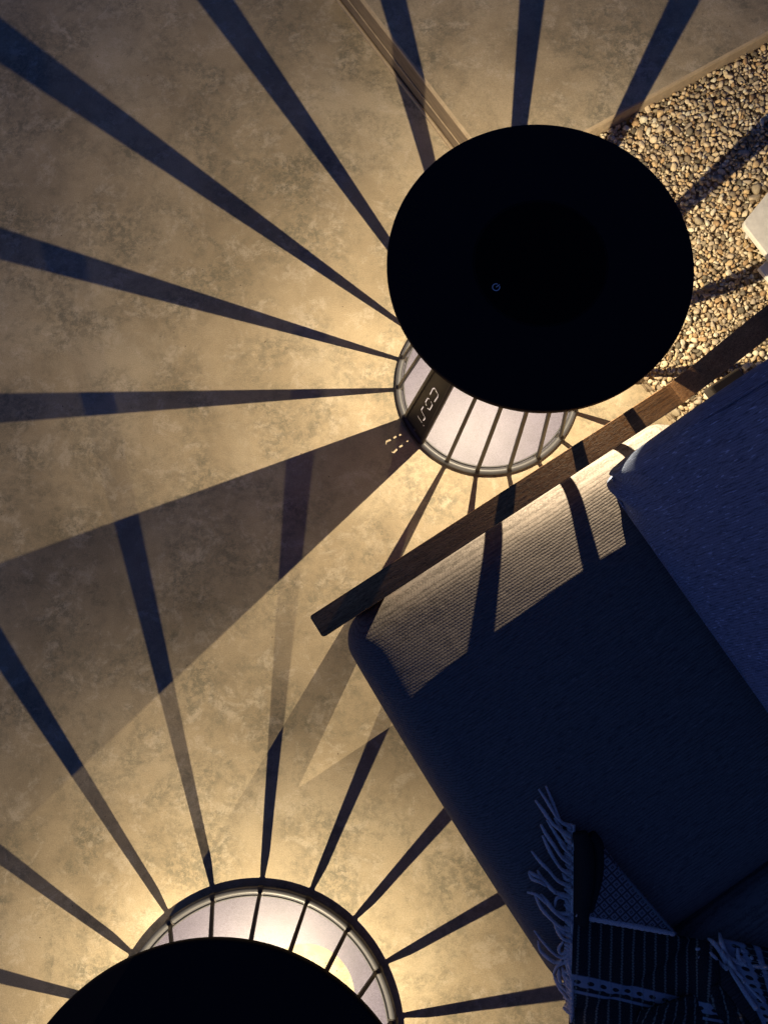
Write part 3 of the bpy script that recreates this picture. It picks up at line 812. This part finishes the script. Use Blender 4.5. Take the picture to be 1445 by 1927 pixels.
# web where the strands knot into the hem
for i in range(46):
    t = i / 45; yq = 1552 + t * 350
    a = 1078.5 - 1.0 * t
    P3 = [G(a + 1, yq + 8, cushion_z(G(a, yq, .43), .010)), G(a - 5 - 4 * random.random(), yq + 2, cushion_z(G(a - 6, yq, .43), .009)), G(a - 11 - 7 * random.random(), yq - 7 + 5 * random.random(), cushion_z(G(a - 12, yq, .43), .006))]
    tube(bm, catmull(P3, 4), lambda t: 0.0030 * (1 - 0.3 * t), 7, 0.35)
FRL = bm; bm = bmesh.new()
pts = [V((1079, 1552)).lerp(V((1074, 1950)), i / 60) for i in range(61)]
tube(bm, [G(q.x, q.y, cushion_z(G(q.x, q.y, .43), 0.011)) for q in pts], lambda t: 0.0026 + 0.0004 * math.sin(t * 260), 7)
bobj('hem_cord', bm, M_fringe); bobj('fringe', FRL, M_fringe)
RFR = [
 [(1010,740),(1030,830),(1070,920),(1140,980),(1220,1010)], [(985,820),(1040,930),(1090,1010),(1120,1090),(1180,1180),(1250,1290),(1340,1420)],
 [(905,790),(960,830),(1010,900),(1060,1000)], [(800,880),(880,890),(950,940),(1010,1000),(1080,1060)], [(820,950),(890,990),(940,1040),(985,1090)],
 [(1205,890),(1270,930),(1350,980),(1445,1010),(1500,1030)], [(1165,930),(1230,990),(1300,1040),(1390,1070),(1480,1100)],
 [(1170,870),(1180,960),(1240,1010),(1330,1030),(1480,1050)], [(1120,970),(1200,1000),(1290,980),(1380,1010),(1480,1070)],
 [(1230,1010),(1290,1080),(1360,1100),(1470,1130)], [(1290,950),(1330,1010),(1400,1040),(1490,1040)],
 [(1050,880),(1110,1010),(1170,1090),(1230,1180)], [(1130,1060),(1200,1130),(1290,1240),(1400,1350)],
]
bm = bmesh.new()
for S in RFR:
    q = cp(S, 1140, 1600, 4.738); n = len(q)
    P3 = [G(a, b, cushion_z(G(a, b, 0.43), 0.018 + 0.005 * math.sin(2.2 * i + a * .05))) for i, (a, b) in enumerate(q)]
    r_ = random.uniform(0.0020, 0.0032)
    tube(bm, catmull(P3, 6), lambda t: r_ * (0.6 + 0.5 * min(1, t * 4)), 8, 0.35)
bobj('fringe', bm, M_fringe)

# ================================================================== WHITE LOW STOOL at the right edge
zs_ = 0.085
c0 = G(1397, 420, zs_); c1 = G(1445, 361, zs_); c2 = G(1438, 473, zs_)
da = (c1 - c0).normalized(); db = (c2 - c0).normalized()
st = thing('side_table', 'low white lacquered table with a rounded corner standing on the pebbles', 'table', (c0.x + .2, c0.y, 0.045))
s0 = V(st.location)
def wobj(name, bm): bmesh.ops.translate(bm, vec=-s0, verts=bm.verts); return obj(name, bm, M_white, st)
bm = bmesh.new(); q = 0.006
prism(bm, [c0 + da * q, c0 + da * .34, c0 + da * .34 + db * .30, c0 + db * .30, c0 + db * q], zs_ - 0.012, zs_, 0.002, 2); wobj('table_top', bm)
z2 = 0.068
g0 = G(1427, 504, z2); ga = (G(1445, 487, z2) - g0).normalized(); gb = (G(1444, 524, z2) - g0).normalized()
bm = bmesh.new(); prism(bm, [g0, g0 + ga * .22, g0 + ga * .22 + gb * .12, g0 + gb * .12], z2 - .010, z2, 0.002, 2); wobj('lower_shelf', bm)
for (i, j) in ((.03, .03), (.30, .03), (.30, .26), (.04, .26)):
    bm = bmesh.new(); p = c0 + da * i + db * j
    prism(bm, [p + V((-.012, -.012, 0)), p + V((.012, -.012, 0)), p + V((.012, .012, 0)), p + V((-.012, .012, 0))], 0.045, zs_ - 0.012, 0.002); wobj('leg', bm)
